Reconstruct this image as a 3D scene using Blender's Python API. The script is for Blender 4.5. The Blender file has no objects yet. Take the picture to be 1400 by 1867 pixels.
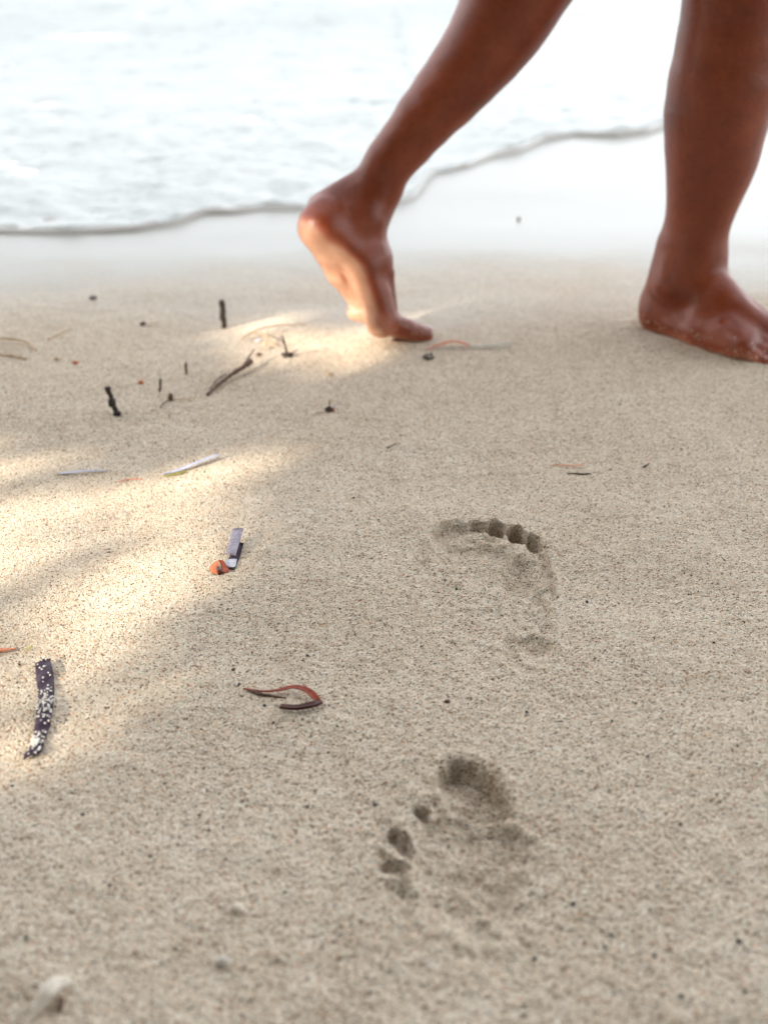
import bpy, math, random
import numpy as np
from mathutils import Vector, Matrix

random.seed(7)
rng = np.random.default_rng(7)
scene = bpy.context.scene
COL = scene.collection

# ------------------------------------------------------------------ camera
F, CX, CY = 2200.0, 700.0, 933.5
TH = math.radians(26.2)
H = 0.477
CT, ST = math.cos(TH), math.sin(TH)

def ground(px, py, z=0.0):
    """point of the plane at height z seen at photo position px,py"""
    a, b = (px - CX) / F, (CY - py) / F
    d = np.array([a, CT + ST * b, -ST + CT * b])
    t = (z - H) / d[2]
    return np.array([0, 0, H]) + d * t

def at(px, py, Y):
    a, b = (px - CX) / F, (CY - py) / F
    d = np.array([a, CT + ST * b, -ST + CT * b])
    return np.array([0, 0, H]) + d * (Y / d[1])

def depth(p):
    return p[1] * CT - (p[2] - H) * ST

cam_d = bpy.data.cameras.new("camera")
cam = bpy.data.objects.new("camera", cam_d)
COL.objects.link(cam)
cam.location = (0, 0, H)
cam.rotation_euler = (math.radians(90) - TH, 0, 0)
cam_d.sensor_fit = 'HORIZONTAL'
cam_d.sensor_width = 36
cam_d.lens = 36 * F / 1400
cam_d.clip_start = 0.02
cam_d.clip_end = 9000
cam_d.dof.use_dof = True
cam_d.dof.focus_distance = .96
cam_d.dof.aperture_fstop = cam_d.lens / 8.5
scene.camera = cam

# ------------------------------------------------------------------ helpers
def tag(o, label=None, cat=None, group=None, kind=None):
    if label: o['label'] = label
    if cat: o['category'] = cat
    if group: o['group'] = group
    if kind: o['kind'] = kind
    return o

def mesh_obj(name, verts, faces, mat=None, parent=None, smooth=True):
    me = bpy.data.meshes.new(name)
    if isinstance(verts, np.ndarray) and isinstance(faces, np.ndarray):
        n, m = len(verts), len(faces)
        me.vertices.add(n)
        me.vertices.foreach_set('co', verts.astype(np.float32).ravel())
        k = faces.shape[1]
        me.loops.add(m * k)
        me.loops.foreach_set('vertex_index', faces.astype(np.int32).ravel())
        me.polygons.add(m)
        me.polygons.foreach_set('loop_start', np.arange(0, m * k, k, dtype=np.int32))
        me.update(calc_edges=True)
    else:
        me.from_pydata([tuple(map(float, v)) for v in verts], [], [tuple(map(int, f)) for f in faces])
    if smooth:
        me.polygons.foreach_set('use_smooth', [True] * len(me.polygons))
    me.update()
    o = bpy.data.objects.new(name, me)
    COL.objects.link(o)
    if mat: me.materials.append(mat)
    if parent: o.parent = parent
    return o

def empty(name, loc=(0, 0, 0)):
    o = bpy.data.objects.new(name, None)
    o.empty_display_size = 0.02
    o.location = loc
    COL.objects.link(o)
    return o

def attr(o, name, vals):
    a = o.data.attributes.new(name, 'FLOAT', 'POINT')
    a.data.foreach_set('value', np.asarray(vals, dtype=np.float32))

TAB = rng.random((256, 256))
def vn(x, y, s, seed=0):
    x = np.asarray(x) * s + seed * 17.31
    y = np.asarray(y) * s + seed * 7.77
    xi, yi = np.floor(x).astype(int), np.floor(y).astype(int)
    fx, fy = x - xi, y - yi
    fx = fx * fx * fx * (fx * (fx * 6 - 15) + 10); fy = fy * fy * fy * (fy * (fy * 6 - 15) + 10)
    T = lambda a, b: TAB[a & 255, b & 255]
    v = (T(xi, yi) * (1 - fx) + T(xi + 1, yi) * fx) * (1 - fy) + (T(xi, yi + 1) * (1 - fx) + T(xi + 1, yi + 1) * fx) * fy
    return v * 2 - 1
def fbm(x, y, s, o=4, seed=0):
    r, a = 0, 1
    for i in range(o):
        r = r + a * vn(x, y, s * 2.03 ** i, seed + i * 3); a *= .5
    return r
def sstep(a, b, x):
    t = np.clip((x - a) / (b - a), 0, 1)
    return t * t * (3 - 2 * t)

# ------------------------------------------------------------------ materials
def new_mat(name):
    m = bpy.data.materials.new(name); m.use_nodes = True
    nt = m.node_tree
    b = nt.nodes['Principled BSDF']
    return m, nt, b

def N(nt, typ, **kw):
    n = nt.nodes.new(typ)
    for k, v in kw.items():
        if hasattr(n, k): setattr(n, k, v)
        else: n.inputs[k].default_value = v
    return n

def ramp(nt, src, stops, interp='LINEAR'):
    r = nt.nodes.new('ShaderNodeValToRGB')
    r.color_ramp.interpolation = interp
    els = r.color_ramp.elements
    while len(els) < len(stops): els.new(0.5)
    for e, (p, c) in zip(els, stops):
        e.position = p
        e.color = (*c, 1) if len(c) == 3 else c
    nt.links.new(src, r.inputs['Fac'])
    return r.outputs['Color']

def mix(nt, fac, a, b, mode='MIX'):
    m = nt.nodes.new('ShaderNodeMix'); m.data_type = 'RGBA'; m.blend_type = mode
    for sock, v in ((m.inputs['Factor'], fac), (m.inputs[6], a), (m.inputs[7], b)):
        if isinstance(v, (int, float)): sock.default_value = v
        elif isinstance(v, tuple): sock.default_value = (*v, 1)
        else: nt.links.new(v, sock)
    return m.outputs[2]

def maths(nt, op, a, b=None, c=None):
    m = nt.nodes.new('ShaderNodeMath'); m.operation = op
    for i, v in enumerate((a, b, c)):
        if v is None: continue
        if isinstance(v, (int, float)): m.inputs[i].default_value = v
        else: nt.links.new(v, m.inputs[i])
    return m.outputs[0]

def pos(nt, kind='Object'):
    return nt.nodes.new('ShaderNodeTexCoord').outputs[kind]

def noise(nt, co, s, d=3, rough=.5):
    n = N(nt, 'ShaderNodeTexNoise'); n.inputs['Scale'].default_value = s
    n.inputs['Detail'].default_value = d; n.inputs['Roughness'].default_value = rough
    nt.links.new(co, n.inputs['Vector'])
    return n.outputs['Fac']

def voro(nt, co, s, feature='F1', rnd=1.0):
    n = N(nt, 'ShaderNodeTexVoronoi', feature=feature); n.inputs['Scale'].default_value = s
    n.inputs['Randomness'].default_value = rnd
    nt.links.new(co, n.inputs['Vector'])
    return n

# --- sand
SAND, nt, b = new_mat('sand')
co = pos(nt)
wet = N(nt, 'ShaderNodeAttribute', attribute_name='wet').outputs['Fac']
dry = maths(nt, 'SUBTRACT', 1.0, wet)
damp_shade = N(nt, 'ShaderNodeAttribute', attribute_name='damp_shade').outputs['Fac']
warp = nt.nodes.new('ShaderNodeVectorMath'); warp.operation = 'MULTIPLY'
nt.links.new(co, warp.inputs[0]); warp.inputs[1].default_value = (1, 1, 1.6)
v1 = voro(nt, warp.outputs[0], 860)
sep = nt.nodes.new('ShaderNodeSeparateColor'); nt.links.new(v1.outputs['Color'], sep.inputs[0])
grain = ramp(nt, sep.outputs[0], [(0, (.10, .06, .04)), (.06, (.29, .20, .135)), (.16, (.66, .53, .395)), (.55, (.80, .675, .52)), (.85, (.87, .765, .62)), (1, (.92, .86, .75))])
red = ramp(nt, sep.outputs[1], [(.955, (1, 1, 1)), (.985, (.95, .58, .42))])
grain = mix(nt, 1.0, grain, red, 'MULTIPLY')
v2 = voro(nt, warp.outputs[0], 330)
sep2 = nt.nodes.new('ShaderNodeSeparateColor'); nt.links.new(v2.outputs['Color'], sep2.inputs[0])
dark2 = ramp(nt, sep2.outputs[0], [(.0, (.35, .27, .2)), (.012, (.45, .36, .3)), (.02, (1, 1, 1))], 'CONSTANT')
spot = ramp(nt, v2.outputs['Distance'], [(.2, (1, 1, 1)), (.35, (0, 0, 0))])
grain = mix(nt, spot, grain, mix(nt, 1.0, grain, dark2, 'MULTIPLY'))
cl = noise(nt, co, 7, 4, .55)
tone = ramp(nt, cl, [(.3, (.93, .90, .86)), (.55, (1, .985, .96)), (.75, (1.0, 1.0, 1.0))])
grain = mix(nt, 1.0, grain, tone, 'MULTIPLY')
cl2 = noise(nt, co, 55, 3, .6)
tone2 = ramp(nt, cl2, [(.3, (.90, .87, .84)), (.6, (1, 1, 1))])
grain = mix(nt, .8, grain, tone2, 'MULTIPLY')
wetcol = mix(nt, wet, mix(nt, damp_shade, grain, mix(nt, 1.0, grain, (.62, .44, .30), 'MULTIPLY')), (.385, .375, .335))
nt.links.new(wetcol, b.inputs['Base Color'])
nt.links.new(maths(nt, 'MULTIPLY_ADD', wet, -.60, .92), b.inputs['Roughness'])
nt.links.new(maths(nt, 'MULTIPLY_ADD', wet, .0, .15), b.inputs['Specular IOR Level'])
nt.links.new(maths(nt, 'MULTIPLY', wet, .03), b.inputs['Coat Weight'])
b.inputs['Coat Roughness'].default_value = .12
b.inputs['Coat IOR'].default_value = 1.5
hb = maths(nt, 'ADD', maths(nt, 'MULTIPLY', v1.outputs['Distance'], -1.0), maths(nt, 'MULTIPLY', noise(nt, co, 420, 3, .6), 1.6))
bp = N(nt, 'ShaderNodeBump'); bp.inputs['Distance'].default_value = .0020
nt.links.new(maths(nt, 'MULTIPLY_ADD', dry, .95, .03), bp.inputs['Strength'])
nt.links.new(hb, bp.inputs['Height']); nt.links.new(bp.outputs[0], b.inputs['Normal'])

# --- water and foam
WATER, nt, b = new_mat('swash_water')
b.inputs['Base Color'].default_value = (.40, .37, .33, 1)
b.inputs['Roughness'].default_value = .12
b.inputs['IOR'].default_value = 1.33
bp = N(nt, 'ShaderNodeBump'); bp.inputs['Distance'].default_value = .01; bp.inputs['Strength'].default_value = .3
nt.links.new(noise(nt, pos(nt), 14, 3), bp.inputs['Height']); nt.links.new(bp.outputs[0], b.inputs['Normal'])

FOAM, nt, b = new_mat('foam')
co = pos(nt)
n1 = noise(nt, co, 5.5, 5, .62)
n2 = noise(nt, co, 26, 4, .6)
vv = voro(nt, co, 60)
fm = maths(nt, 'ADD', maths(nt, 'MULTIPLY', n1, .7), maths(nt, 'MULTIPLY', n2, .45))
c = ramp(nt, fm, [(.36, (.36, .395, .375)), (.46, (.53, .55, .525)), (.55, (.62, .635, .607)), (.72, (.66, .67, .64))])
thin = N(nt, 'ShaderNodeAttribute', attribute_name='thin').outputs['Fac']  # dims the foam colour seaward, offsetting the brighter skylight there
c = mix(nt, thin, c, mix(nt, 1.0, c, (.70, .72, .73), 'MULTIPLY'))
nt.links.new(c, b.inputs['Base Color'])
b.inputs['Roughness'].default_value = .7; b.inputs['Specular IOR Level'].default_value = .15
bp = N(nt, 'ShaderNodeBump'); bp.inputs['Distance'].default_value = .008; bp.inputs['Strength'].default_value = .4
nt.links.new(maths(nt, 'ADD', n2, maths(nt, 'MULTIPLY', vv.outputs['Distance'], .3)), bp.inputs['Height'])
nt.links.new(bp.outputs[0], b.inputs['Normal'])

# --- skin
SKIN, nt, b = new_mat('skin')
co = pos(nt)
sole = N(nt, 'ShaderNodeAttribute', attribute_name='sole').outputs['Fac']
sk = ramp(nt, noise(nt, co, 22, 4, .6), [(.3, (.165, .030, .008)), (.5, (.215, .040, .011)), (.75, (.27, .056, .018))])
sk = mix(nt, 1.0, sk, ramp(nt, noise(nt, co, 190, 3, .6), [(.28, (.80, .76, .74)), (.5, (1, 1, 1))]), 'MULTIPLY')
so = ramp(nt, noise(nt, co, 40, 4, .6), [(.3, (.40, .19, .115)), (.7, (.55, .31, .21))])
# sand grains stuck on the skin near the ground
vg = voro(nt, co, 520)
sg = nt.nodes.new('ShaderNodeSeparateColor'); nt.links.new(vg.outputs['Color'], sg.inputs[0])
low = N(nt, 'ShaderNodeAttribute', attribute_name='sandy').outputs['Fac']
thr = maths(nt, 'GREATER_THAN', maths(nt, 'MULTIPLY', low, sg.outputs[0]), .80)
gm = maths(nt, 'MULTIPLY', thr, maths(nt, 'LESS_THAN', vg.outputs['Distance'], .45))
skc = mix(nt, sole, sk, mix(nt, maths(nt, 'MULTIPLY', sole, sole), (.44, .11, .06), so))
skc = mix(nt, gm, skc, (.62, .50, .38))
nt.links.new(skc, b.inputs['Base Color'])
b.inputs['Roughness'].default_value = .41
b.inputs['Specular IOR Level'].default_value = .5
b.inputs['Subsurface Weight'].default_value = .06
b.inputs['Subsurface Radius'].default_value = (1, .35, .2)
b.inputs['Subsurface Scale'].default_value = .006
wv = N(nt, 'ShaderNodeTexNoise'); wv.inputs['Scale'].default_value = 60; wv.inputs['Detail'].default_value = 5
mp = N(nt, 'ShaderNodeMapping'); mp.inputs['Scale'].default_value = (1, 1, 1.6)
nt.links.new(co, mp.inputs[0]); nt.links.new(mp.outputs[0], wv.inputs['Vector'])
hh = maths(nt, 'ADD', maths(nt, 'MULTIPLY', wv.outputs['Fac'], 1.0), maths(nt, 'MULTIPLY', noise(nt, co, 500, 2), .35))
bp = N(nt, 'ShaderNodeBump'); bp.inputs['Distance'].default_value = .002; bp.inputs['Strength'].default_value = .3
nt.links.new(hh, bp.inputs['Height']); nt.links.new(bp.outputs[0], b.inputs['Normal'])

def simple(name, c1, c2, rough=.6, scale=300, bump=.0004, spec=.4, stretch=None):
    m, nt, b = new_mat(name)
    co = pos(nt)
    if stretch:
        mp = N(nt, 'ShaderNodeMapping'); mp.inputs['Scale'].default_value = stretch
        nt.links.new(co, mp.inputs[0]); co = mp.outputs[0]
    n = noise(nt, co, scale, 4, .6)
    nt.links.new(ramp(nt, n, [(.35, c1), (.65, c2)]), b.inputs['Base Color'])
    b.inputs['Roughness'].default_value = rough
    b.inputs['Specular IOR Level'].default_value = spec
    bp = N(nt, 'ShaderNodeBump'); bp.inputs['Distance'].default_value = bump; bp.inputs['Strength'].default_value = .8
    nt.links.new(n, bp.inputs['Height']); nt.links.new(bp.outputs[0], b.inputs['Normal'])
    return m
M_PURPLE = simple('dark_purple_weed', (.014, .006, .012), (.050, .027, .050), .55, 260, spec=.25)
M_LILAC = simple('lilac_weed', (.16, .13, .17), (.30, .27, .32), .5, 300)
M_PALEL = simple('pale_lilac_weed', (.36, .35, .42), (.52, .50, .56), .5, 300)
M_TWIG = simple('dark_twig', (.012, .008, .006), (.06, .038, .026), .7, 500)
M_BROWN = simple('brown_twig', (.06, .03, .018), (.16, .085, .05), .7, 400)
M_RUST = simple('rust_stem', (.17, .022, .008), (.34, .06, .018), .5, 250, spec=.25)
M_DARKRED = simple('dark_red_stem', (.030, .006, .004), (.075, .014, .008), .5, 250, spec=.25)
M_ORANGE = simple('orange_leaf', (.40, .085, .018), (.62, .19, .05), .5, 350)
M_SILVER = simple('silver_leaf', (.20, .21, .17), (.38, .39, .33), .4, 350)
M_STRAW = simple('straw_grass', (.38, .25, .14), (.55, .40, .25), .7, 350)
M_YELLOW = simple('yellow_green_leaf', (.28, .28, .03), (.45, .42, .08), .6, 500)
M_SHELL = simple('shell', (.42, .34, .25), (.66, .58, .47), .4, 120, .001)
M_PEB = simple('pale_pebble', (.42, .36, .29), (.62, .57, .49), .6, 300, .0008)
M_BLACK = simple('black_grit', (.012, .010, .010), (.04, .032, .028), .6, 900)
M_GREY = simple('grey_grit', (.12, .10, .085), (.2, .17, .15), .7, 900)
M_GRAIN = simple('loose_sand_grain', (.52, .48, .42), (.82, .79, .73), .7, 900)
M_NAIL = simple('toenail', (.30, .12, .09), (.40, .19, .15), .25, 200, .0001, .6)
M_CLOTH = simple('shorts_cloth', (.05, .07, .12), (.07, .09, .15), .8, 600)
M_BARK = simple('bark', (.09, .065, .045), (.2, .15, .11), .85, 12, .02)
M_LEAF = simple('green_leaf', (.03, .07, .018), (.07, .12, .035), .5, 3, .001)

# ------------------------------------------------------------------ shoreline
SH = [(-300, 432), (-100, 432), (0, 427), (90, 429), (200, 427), (250, 424), (310, 413), (375, 392), (425, 392), (475, 386), (540, 386), (620, 384),
      (700, 378), (731, 371), (758, 360), (775, 335), (789, 318), (854, 306), (893, 289), (951, 275), (989, 257), (1047, 248), (1124, 250),
      (1182, 242), (1213, 230), (1300, 226), (1400, 229), (1550, 222), (1800, 226)]
shp = np.array([ground(*p)[:2] for p in SH])
o_ = np.argsort(shp[:, 0]); shp = shp[o_]
def shore(x):
    x = np.asarray(x, dtype=float)
    y = np.interp(x, shp[:, 0], shp[:, 1])
    far = np.clip(np.abs(x) - 1.2, 0, None)
    return y + .12 * np.sin(x * 1.7 + 1) * sstep(1.2, 3, np.abs(x)) + .05 * far * np.sign(x) * .3

# ------------------------------------------------------------------ sand sheet
def spans(parts):
    out = [parts[0][0]]
    for a, b_, st in parts:
        n = max(1, int(round((b_ - a) / st)))
        out += list(np.linspace(a, b_, n + 1)[1:])
    return np.array(out)
def geo(a, b_, s0, g=1.22):
    out, x, s = [], a, s0
    while abs(x) < abs(b_):
        s *= g; x += s if b_ > a else -s
        out.append(x)
    return out
xs = spans([(-.62, -.03, .003), (-.03, .19, .0013), (.19, .62, .003)])
xs = np.array(sorted(geo(-.62, -3500, .003)) + list(xs) + geo(.62, 3500, .003))
ys = spans([(.38, .97, .0013), (.97, 1.3, .0024), (1.3, 1.75, .003), (1.75, 2.4, .006)])
ys = np.array(sorted(geo(.38, -3500, .003)) + list(ys) + geo(2.4, 3500, .006))
# sort of negative branch
xs = np.sort(xs); ys = np.sort(ys)
GX, GY = np.meshgrid(xs, ys)

def ell(px, py, rx, ry, rot=0.0, p=2.0, wob=.0, seed=0):
    """normalised radius of a ground ellipse given in photo units"""
    c = ground(px, py); s = F / depth(c)
    dyd = (ground(px, py - 1)[1] - c[1])
    ux, uy = (GX - c[0]) * s, (GY - c[1]) / dyd
    cr, sr = math.cos(rot), math.sin(rot)
    a = (ux * cr - uy * sr) / rx; b_ = (ux * sr + uy * cr) / ry
    r = (np.abs(a) ** p + np.abs(b_) ** p) ** (1 / p)
    if wob: r = r + wob * vn(GX, GY, 90, seed) + wob * .5 * vn(GX, GY, 210, seed + 1)
    return r

Z = np.zeros_like(GX)
near = sstep(-2, 0, GY) * (1 - sstep(3, 6, GY)) * (1 - sstep(1.5, 4, np.abs(GX)))
wl = shore(GX)
dist = wl - GY                       # >0 on the sand
wet = 1 - sstep(.22, .68, dist + .07 * fbm(GX, GY, 4, 3, 5) - .10 * sstep(.1, .7, GX) * 1.0)
wetY = sstep(1.34, 2.02, GY + .09 * fbm(GX, GY, 4, 4, 9))
wet = np.clip(wetY, 0, 1)
Z += .006 * fbm(GX, GY, 2.2, 3, 1) * near * (1 - .7 * wet)
Z += .0016 * fbm(GX, GY, 14, 3, 2) * near * (1 - .9 * wet)
g = near * (1 - .93 * wet)
Z += .00045 * vn(GX, GY, 210, 3) * g + .0006 * vn(GX, GY, 430, 4) * g
fl = sstep(0, 1, (1.2 - GY)) * near
Z += .0009 * fbm(GX, GY, 60, 3, 6) * fl

# footprints: dents and raised rims
def dent(px, py, rx, ry, d, rot=0., edge=.55, p=2., wob=.10, seed=0, slope=0.):
    global Z
    r = ell(px, py, rx, ry, rot, p, wob, seed)
    c = ground(px, py); dyd = ground(px, py - 1)[1] - c[1]
    k = np.clip((GY - c[1]) / dyd / ry * .9 + slope * 0 + .1, -1, 1) * slope
    Z = Z - d * (1 - sstep(1 - edge, 1.0, r)) * (1 - slope + k * .999)
damp_shade = np.zeros_like(Z)  # brown tint: shade painted into the pits, damp sand along side and heel
def damp_shade_spot(px, py, rx, ry, a, rot=0., seed=0):
    global damp_shade
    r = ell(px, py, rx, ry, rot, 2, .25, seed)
    damp_shade = np.maximum(damp_shade, (a if a > .6 else a * .5) * (1 - sstep(.5, 1.05, r)) * (.6 + .4 * vn(GX, GY, 160, seed)))
def ridge(px, py, rx, ry, h, rot=0., wob=.12, seed=0):
    global Z
    r = ell(px, py, rx, ry, rot, 2, wob, seed)
    Z = Z + h * np.exp(-(r * 1.5) ** 2)
def rim(px, py, rx, ry, h, rot=0., w=.12, p=2., seed=0):
    global Z
    r = ell(px, py, rx, ry, rot, p, .06, seed)
    Z = Z + h * np.exp(-((r - 1.04) / w) ** 2)
def scoop(px, py, rx, ry, d, rot=0., ang=1.57, edge=.25, seed=0, wob=.10):
    global Z
    r = ell(px, py, rx, ry, rot, 2.2, wob, seed)
    c = ground(px, py); s_ = F / depth(c); dyd = ground(px, py - 1)[1] - c[1]
    R_ = math.hypot(rx * math.cos(ang), ry * math.sin(ang))
    u = ((GX - c[0]) * s_ * math.cos(ang) + (GY - c[1]) / dyd * math.sin(ang)) / R_
    Z = Z - d * sstep(-1.05, .55, u) * (1 - sstep(1 - edge, 1.0, r))
# print 1: forefoot, lateral band, heel
dent(888, 1022, 104, 48, .0078, rot=.2, edge=.4, p=2.4, seed=3)
rim(890, 1010, 114, 64, .0012, rot=.18, w=.07, seed=4)
dent(962, 1105, 42, 95, .0042, rot=-.02, edge=.35, seed=5)
rim(962, 1105, 46, 100, .0014, w=.07, seed=18)
scoop(968, 1190, 54, 44, .0035, ang=1.5, seed=6)
rim(965, 1190, 54, 44, .0012, w=.15, seed=7)
scoop(826, 974, 42, 24, .0085, rot=-.12, ang=1.8, seed=8)
scoop(872, 963, 21, 12, .0095, rot=.1, ang=1.4, seed=9)
scoop(905, 967, 19, 16, .0185, rot=.2, ang=1.3, seed=10)
scoop(942, 979, 19, 16, .019, rot=.3, ang=1.2, seed=11)
scoop(971, 992, 16, 14, .017, rot=.3, ang=1.1, seed=12)
scoop(985, 1040, 22, 60, .0040, rot=-.1, ang=.3, seed=16)
ridge(787, 1000, 8, 28, .0050, rot=-.3, seed=17)
ridge(815, 1042, 34, 6, .0032, rot=.7, seed=19)
ridge(918, 1000, 76, 9, .0045, rot=.35, seed=13)
ridge(856, 978, 9, 16, .0030, seed=14)
ridge(850, 990, 14, 6, .0030, seed=15)
for (a, b_) in ((888, 960), (923, 970), (957, 983)):
    ridge(a, b_, 6, 10, .004, seed=a)
# print 2: deep crescent at the far side, toe pits at the near left
dent(845, 1570, 116, 135, .0062, rot=.15, edge=.45, p=2.3, seed=20)
scoop(864, 1444, 76, 46, .0165, rot=.64, ang=.93, edge=.2, seed=21, wob=.12)
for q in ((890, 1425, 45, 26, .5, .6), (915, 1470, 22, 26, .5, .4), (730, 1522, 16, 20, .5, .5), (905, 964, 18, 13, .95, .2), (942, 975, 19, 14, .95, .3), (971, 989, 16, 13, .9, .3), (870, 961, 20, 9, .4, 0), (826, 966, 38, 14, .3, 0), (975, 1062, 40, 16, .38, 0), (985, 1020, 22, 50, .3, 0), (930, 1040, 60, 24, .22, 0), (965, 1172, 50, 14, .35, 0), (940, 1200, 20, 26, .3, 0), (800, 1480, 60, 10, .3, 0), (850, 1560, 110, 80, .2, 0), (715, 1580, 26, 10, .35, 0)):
    damp_shade_spot(*q[:5], rot=q[5], seed=int(q[0]))
dent(921, 1474, 13, 18, .005, rot=.5, edge=.7, seed=22)
scoop(730, 1532, 34, 17, .0110, rot=.85, ang=.8, seed=23)
scoop(764, 1480, 18, 14, .0075, rot=.3, ang=.9, seed=24)
scoop(714, 1580, 30, 18, .0070, rot=.1, ang=1.2, seed=25)
scoop(935, 1545, 30, 44, .0045, ang=.4, seed=36)
for k in range(26):
    a_ = rng.random() * 6.28; q_ = 1 + .12 * rng.standard_normal()
    ridge(815 + 140 * q_ * math.cos(a_), 1500 + 105 * q_ * math.sin(a_), 7 + 6 * rng.random(), 5 + 4 * rng.random(), .0028, seed=500 + k)
for k in range(22):
    a_ = rng.random() * 6.28; q_ = 1 + .08 * rng.standard_normal()
    ridge(888 + 112 * q_ * math.cos(a_), 1008 + 58 * q_ * math.sin(a_), 5 + 4 * rng.random(), 3 + 2 * rng.random(), .0020, seed=600 + k)
dent(722, 1612, 24, 18, .004, seed=26)
ridge(812, 1487, 52, 8, .0045, rot=-.03, seed=27)
ridge(885, 1497, 60, 9, .0040, rot=.25, seed=28)
ridge(750, 1545, 12, 34, .0045, rot=.4, seed=29)
ridge(742, 1590, 8, 26, .004, rot=-.3, seed=30)
rim(864, 1440, 84, 54, .0022, rot=.64, w=.12, seed=31)
lump = 1 - sstep(.8, 1.25, ell(835, 1560, 150, 170, 0))
Z += lump * (.0024 * fbm(GX, GY, 75, 3, 33) + .0012 * vn(GX, GY, 190, 35))
lump = 1 - sstep(.7, 1.2, ell(900, 1060, 110, 130, 0))
Z += lump * (.0009 * fbm(GX, GY, 110, 3, 37))
# small crease on the sand on the right, and a pressed hollow below the feet
cr = ground(870, 862); cr2 = ground(1180, 858)
tt = np.clip((GX - cr[0]) / (cr2[0] - cr[0]), 0, 1)
cy_ = cr[1] + (cr2[1] - cr[1]) * tt + .004 * np.sin(tt * 9) - .006 * np.sin(tt * 3.14)
inx = (GX > cr[0]) & (GX < cr2[0])
Z -= .0016 * np.exp(-((GY - cy_) / .0028) ** 2) * inx * (.4 + .6 * (vn(GX, GY, 60, 40) > -.2))
for (ax, ay, bx, by, w_) in ((.352, 1.505, .455, 1.395, .036),):
    dx, dy = bx - ax, by - ay
    t_ = np.clip(((GX - ax) * dx + (GY - ay) * dy) / (dx * dx + dy * dy), 0, 1)
    q_ = np.hypot(GX - ax - t_ * dx, GY - ay - t_ * dy) - w_
    Z += .0035 * np.exp(-(q_ / .008) ** 2) * (.7 + .5 * vn(GX, GY, 70, 81))
# sand sinks below the water
Z -= sstep(-.02, .6, -dist) * .03 + np.clip(-dist - .5, 0, 60) * .02
# distant land behind rises a little
nx, ny = len(xs), len(ys)
V = np.stack([GX, GY, Z], -1).reshape(-1, 3)
ii = np.arange(ny - 1)[:, None] * nx + np.arange(nx - 1)[None]
FA = np.stack([ii, ii + 1, ii + nx + 1, ii + nx], -1).reshape(-1, 4)
sand = mesh_obj('beach_sand', V, FA, SAND)
attr(sand, 'wet', wet.ravel())
attr(sand, 'damp_shade', np.clip(damp_shade, 0, 1).ravel())
tag(sand, kind='structure')
def zs(x, y):
    i = np.clip(np.searchsorted(ys, y), 1, ny - 1); j = np.clip(np.searchsorted(xs, x), 1, nx - 1)
    return float((Z[i, j] + Z[i - 1, j] + Z[i, j - 1] + Z[i - 1, j - 1]) / 4)
def on(px, py, h=0.0):
    p = ground(px, py)
    return np.array([p[0], p[1], zs(p[0], p[1]) + h])

# ------------------------------------------------------------------ water sheet and foam
def sheet(name, v0, hfun, mat, vmax, xmax, s0):
    xw = np.array(sorted(geo(-3, -xmax, .03)) + list(np.arange(-3, 3.001, .012)) + geo(3, xmax, .03)); xw = np.sort(xw)
    vw = np.array([0, .001, .003, .006, .010, .015, .022, .03] + list(np.arange(.04, 1.0, s0)) + geo(1.0, vmax, s0, 1.03 if vmax < 100 else 1.15))
    X, Vv = np.meshgrid(xw, vw)
    Yw = shore(X) + Vv + v0(X)
    Zw = hfun(X, Yw, Vv)
    Vt = np.stack([X, Yw, Zw], -1).reshape(-1, 3)
    n = len(xw); m = len(vw)
    ii = np.arange(m - 1)[:, None] * n + np.arange(n - 1)[None]
    return mesh_obj(name, Vt, np.stack([ii, ii + 1, ii + n + 1, ii + n], -1).reshape(-1, 4), mat)
def hw(X, Y, Vv):
    lip = np.sqrt(1 - (1 - np.clip(Vv / .016, 0, 1)) ** 2)
    h = .0075 + .0045 * vn(X, X * 0, 5, 51)
    return -.003 + lip * (h + .003) + .002 * fbm(X, Y, 6, 2, 50) * sstep(.02, .2, Vv) + 0 * Y
water = sheet('water', lambda X: 0 * X, hw, WATER, 3500, 3500, .03)
tag(water, kind='structure')
def hf(X, Y, Vv):
    e = np.sqrt(1 - (1 - np.clip(Vv / .02, 0, 1)) ** 2)
    return .003 + .002 * vn(X, X * 0, 5, 51) + e * (.0125 + .006 * fbm(X, Y, 9, 4, 60) + .0035 * vn(X, Y, 40, 62)) + .03 * sstep(1, 5, Vv) * (fbm(X, Y * 1.5, 1.1, 3, 63) + .8)
foam = sheet('sea_foam', lambda X: .012 + .006 * vn(X, X * 0, 18, 70) + .010 * vn(X, X * 0, 6, 72) + .004 * vn(X, X * 0, 60, 74), hf, FOAM, 14, 9, .012)
fv_ = np.array([v.co[:2] for v in foam.data.vertices])
attr(foam, 'thin', sstep(.5, 4.5, fv_[:, 1] - shore(fv_[:, 0])))  # sparser foam seaward, with colour darkened against the stronger sky light
tag(foam, kind='stuff', label='white foam of the spent wave along the waterline', cat='sea foam')

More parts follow.
